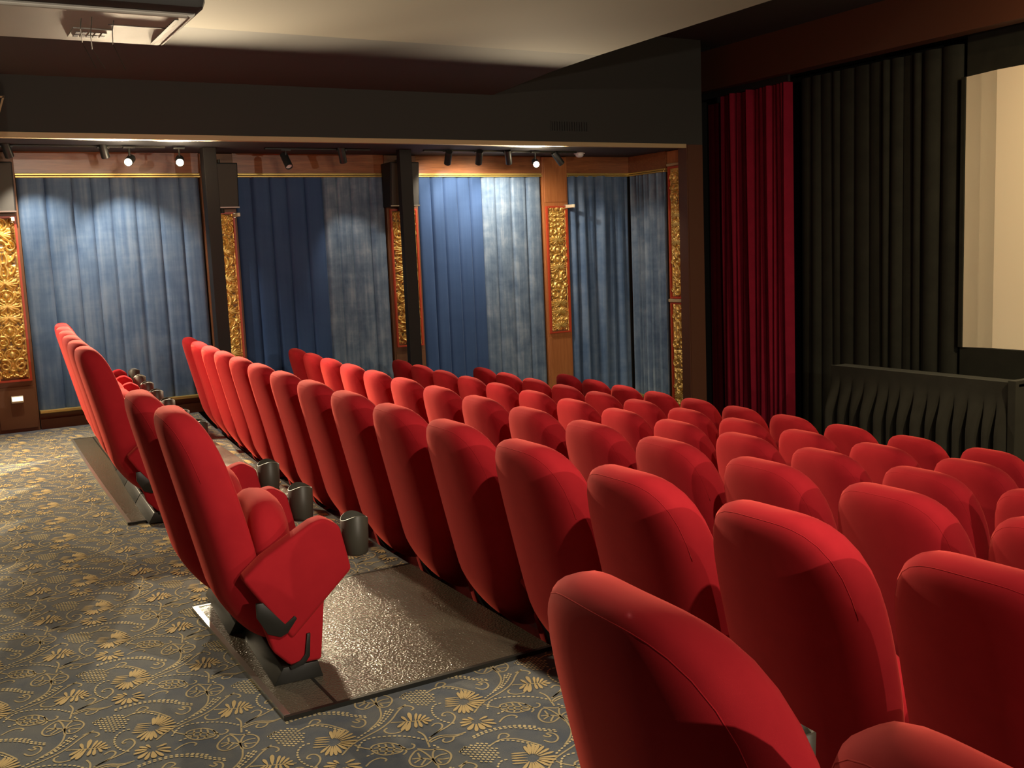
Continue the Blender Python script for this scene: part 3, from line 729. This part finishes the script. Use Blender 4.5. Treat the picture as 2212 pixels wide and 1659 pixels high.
# ---------------------------------------------------------------- seating platforms on the rear tread
def platform(x0, x1, lab):
    t = thing('seating_platform', lab, 'floor platform', ((x0+x1)/2, 1.3, 0), 0, 'dark seating platforms under the rear row')
    def loc(o, T=t): o.parent = T; o.matrix_parent_inverse = Matrix.Translation(-T.location); return o
    yr0, yr1 = .875, .905
    def strip(ya, yb, z0, z1, mt, name):
        bm = bmesh.new(); n = 12
        P = []
        for i in range(n+1):
            x = x0 + (x1-x0)*i/n; c = bend(x)-bend(-3.6) if x1 < -5 else 0
            c *= .45
            P.append([bm.verts.new(v) for v in ((x, ya+c, z0), (x, yb+c, z0), (x, yb+c, z1), (x, ya+c, z1))])
        for a, b in zip(P, P[1:]):
            for k in range(4): bm.faces.new((a[k], a[(k+1) % 4], b[(k+1) % 4], b[k]))
        bm.faces.new(P[0]); bm.faces.new(P[-1][::-1])
        return loc(bm_obj(name, bm, mt))
    strip(.893, 1.865, 0.0, .014, PLATE, 'tread_plate')
    strip(.873, .893, 0.0, .016, STEEL if x1 > -5 else STEEL, 'rear_edge_trim')
    strip(1.04, 1.050, .0135, .0158, BLACK, 'joint_strip')
    bm = bmesh.new(); c0 = (bend(x0)-bend(-3.6))*.45 if x1 < -5 else 0; c1 = (bend(x1)-bend(-3.6))*.45 if x1 < -5 else 0
    box(bm, x1, x1+.016, .873+c1, 1.865+c1, 0, .0155); loc(bm_obj('side_edge_trim', bm, BLACK)); bm = bmesh.new(); box(bm, x0-.016, x0, .873+c0, 1.865+c0, 0, .0155); loc(bm_obj('side_edge_trim', bm, BLACK))
platform(-9.25, -5.98, 'dark metal floor platform under the far block of rear row chairs')
platform(-4.28, -3.06, 'dark hammered floor platform under the pair of rear row chairs')

# ================================================================ cinema seats
def seat_parts():
    P = {}
    # backrest: two domed skins inside a superellipse outline, leaning back, sides wrapping forward
    NR, NA = 18, 56; HW, NU, WA, WP, LN, TH = .250, 3.594, .055, 2.39, .229, .071
    def out(a):
        c, s = math.cos(a), math.sin(a); n = NU if s > 0 else 2.6
        r = (abs(c)**n + abs(s)**n)**(-1/n)
        x = HW*r*c; z = .57 + (.418 if s > 0 else .450)*r*s
        if s < 0: x *= 1 - .13*(-s)**1.5
        return x, z
    def yat(x, z, rho, side):
        th = (1-rho**12)**(1/2.6) if rho < 1 else 0
        return -.238 + (.96-z)*LN + ((.36-z)**1.6 if z < .36 else 0) + WA*(abs(x)/HW)**WP + side*TH*th*(1 if side < 0 else .87)
    bm = bmesh.new(); skins = []
    for side in (-1, 1):
        rr = []
        for i in range(NR):
            if side == 1 and i == NR-1: rr.append(skins[0][-1]); continue
            rho = math.sin((i+1)/NR*math.pi/2) if i < NR-1 else 1.0
            ring = []
            for k in range(NA):
                ox, oz = out(2*math.pi*k/NA); x = ox*rho; z = .57+(oz-.57)*rho
                ring.append(bm.verts.new((x, yat(x, z, rho, side), z)))
            rr.append(ring)
        skins.append(rr)
        c = bm.verts.new((0, yat(0, .57, 0, side), .57))
        for k in range(NA): bm.faces.new((c, rr[0][k], rr[0][(k+1) % NA]))
        for i in range(NR-1):
            for k in range(NA): bm.faces.new((rr[i][k], rr[i+1][k], rr[i+1][(k+1) % NA], rr[i][(k+1) % NA]))
    P['backrest'] = (bm, RED, True)
    # seam along the upper rear edge
    bm = bmesh.new(); pts = []
    for k in range(4, 25):
        ox, oz = out(2*math.pi*k/NA); rho = .95; x = ox*rho; z = .57+(oz-.57)*rho
        pts.append((x, yat(x, z, rho, -1) + .0009, z))
    tube(bm, pts, .0011, 6); P['seam'] = (bm, RED, True)
    # tipped-up cushion
    bm = bmesh.new(); skins = []
    for side in (-1, 1):
        rr = []
        for i in range(9):
            if side == 1 and i == 8: rr.append(skins[0][-1]); continue
            rho = math.sin((i+1)/9*math.pi/2) if i < 8 else 1.0; th = (1-rho**5)**(1/2.2) if rho < 1 else 0; ring = []
            for k in range(36):
                a = 2*math.pi*k/36; c, s = math.cos(a), math.sin(a); n = 3.2; r = (abs(c)**n+abs(s)**n)**(-1/n)
                x, z = .236*r*c*rho, .385 + .220*r*s*rho
                ring.append(bm.verts.new((x, .095 + (z-.385)*-.08 + side*.075*th - .6*x*x, z)))
            rr.append(ring)
        skins.append(rr); c = bm.verts.new((0, .095 + side*.075, .385))
        for k in range(36): bm.faces.new((c, rr[0][k], rr[0][(k+1) % 36]))
        for i in range(8):
            for k in range(36): bm.faces.new((rr[i][k], rr[i+1][k], rr[i+1][(k+1) % 36], rr[i][(k+1) % 36]))
    P['seat_cushion'] = (bm, RED, True)
    # side panel with padded arm on top and the skirt below it
    def side():
        bm = bmesh.new()
        prism(bm, [(-.05, .386), (.02, .445), (.195, .545), (.235, .553), (.289, .519), (.321, .362), (.10, .153)], -.040, .040, .014, 'x', 3)
        return bm
    P['armrest'] = (side(), RED, True)
    bm = bmesh.new(); prism(bm, [(.0, .25), (.10, .32), (.225, .30), (.198, .060), (.09, .060), (.035, .12)], -.030, .030, .012, 'x', 3)
    P['side_skirt'] = (bm, RED, True)
    bm = bmesh.new(); prism(bm, [(-.012, .30), (.012, .30), (.078, .212), (.112, .238), (.120, .226), (.086, .182), (.062, .172), (.02, .19), (-.012, .25)], .028, .043, .002, 'x', 2)
    prism(bm, [(.150, .165), (.163, .165), (.156, .085), (.136, .060), (.09, .048), (.085, .062), (.125, .075), (.142, .095)], .028, .038, .002, 'x', 2)
    P['hinge_bracket'] = (bm, BLACK, True)
    # cup holder: oval open cup with a waved rim
    bm = bmesh.new(); n = 28
    def ring(f, z, wave=0):
        return [bm.verts.new((.050*f*math.cos(t), .345+.048*f*math.sin(t), z + wave*.009*math.cos(2*t))) for t in [2*math.pi*k/n for k in range(n)]]
    R = [ring(.80, .405), ring(.88, .41), ring(.96, .46), ring(1.0, .535, 1), ring(.93, .537, 1), ring(.88, .46), ring(.78, .42), ]
    for a, b in zip(R, R[1:]):
        for k in range(n): bm.faces.new((a[k], a[(k+1) % n], b[(k+1) % n], b[k]))
    bm.faces.new(R[0]); bm.faces.new(R[-1])
    P['cup_holder'] = (bm, CUP, True)
    bm = bmesh.new(); prism(bm, [(.03, 0), (.20, 0), (.185, .058), (.065, .058)], -.242, .312, .003, 'x', 2)
    P['base'] = (bm, BLACK, True)
    bm = bmesh.new(); prism(bm, [(-.075, .40), (-.03, .40), (.075, .16), (.12, .10), (.06, .10), (.02, .16)], -.02, .02, .003, 'x', 1)
    P['rear_leg'] = (bm, BLACK, True)
    return P
SP = {}
for k, (bm, m, s) in seat_parts().items():
    bmesh.ops.recalc_face_normals(bm, faces=bm.faces[:]); me = bpy.data.meshes.new(k); bm.to_mesh(me); bm.free(); me.materials.append(m)
    for p in me.polygons: p.use_smooth = True
    if k not in ('backrest', 'cup_holder', 'seam'):
        try: me.set_sharp_from_angle(angle=math.radians(38))
        except Exception: pass
    SP[k] = me
SW = .57
def make_chair(x, y, z, rz, label, group, first=False, drop=0.0):
    t = thing('cinema_chair', label, 'chair', (x, y, z), rz, group)
    def part(k, dx=0, par=None, dz=0, dy=0):
        o = bpy.data.objects.new(k, SP[k]); C.objects.link(o); o.parent = par or t; o.location = (dx, dy, dz); return o
    b = part('backrest', 0, None, -drop); part('seam', 0, b); part('seat_cushion', 0, None, 0, -.045); part('base', 0, None, 0, -.055)
    for dx in ([-SW/2+.001] if first else []) + [SW/2]:
        a = part('armrest', dx, None, 0, -.055); part('side_skirt', 0, a); part('hinge_bracket', 0, a)
        part('cup_holder', dx, None, 0, -.050)
    part('rear_leg', -.215, None, 0, dy=-.055)
    return t
ORD = ['first', 'second', 'third', 'fourth', 'fifth', 'sixth', 'seventh', 'eighth', 'ninth', 'tenth', 'eleventh', 'twelfth', 'thirteenth', 'fourteenth', 'fifteenth', 'sixteenth']
RN = ['rearmost row', 'second row from the back', 'third row from the back', 'fourth row from the back', 'fifth row from the back', 'front row nearest the screen']
COUNT = [6, 15, 14, 13, 11, 10]
def chair_at(r, k, label, group, first=False, plat=0.0):
    x = ROW_X[r] + SW*k; y = ROW_Y[r] + bend(x)
    return make_chair(x, y, ROW_Z[r] + plat, math.atan(2*CURV*(x+3)), label, group, first)
for r in range(6):
    for k in range(COUNT[r]):
        grp = 'red velvet chairs in the ' + (RN[r] if r else 'far block of the rearmost row')
        if r == 0:
            lab = 'red velvet cinema chair, %s from the blue curtain wall in the rearmost row' % ORD[k] if k < 5 else 'red velvet cinema chair ending the far block of the rearmost row, side panel showing'
        elif k == 0: lab = 'red velvet cinema chair closest to the blue curtain wall, %s' % RN[r]
        else: lab = 'red velvet cinema chair, %s from the blue curtain wall, %s' % (ORD[k], RN[r])
        chair_at(r, k, lab, grp, k == 0, .014 if r == 0 else 0)
make_chair(-4.182, .964, .014, -.076, 'left of two red velvet chairs standing together in the middle of the rearmost row', 'pair of red velvet chairs in the rearmost row', True, .05)
make_chair(-3.607, .964, .014, -.076, 'red velvet chair at the aisle end of the pair, whole side panel showing', 'pair of red velvet chairs in the rearmost row', False, .05)
make_chair(-1.063, 1.013, 0, -.052, 'large red velvet chair back in the foreground, right of the patterned carpet', 'foreground chairs of the rearmost row', True)
make_chair(-.492, .985, 0, -.052, 'red velvet chair top cropped by the bottom right corner', 'foreground chairs of the rearmost row')
for p, t in HOUSE: spotlight(lens_back(p, t), t, 'ceiling house spotlight above the aisle, out of the picture', GLOW, ceil=CZ, grp='house spotlights')
spotlight((-4.3, 7.24, 3.54), (-5.0, 8.2, 3.25), 'small spotlight on the front ceiling facing the header board', GLOW_SOFT, ceil=3.62, grp='house spotlights')
spotlight((-2.2, 6.2, 3.36), (-3.6, 8.5, 1.0), 'front ceiling spotlight turned to the screen', GLOW, ceil=3.62, grp='house spotlights')
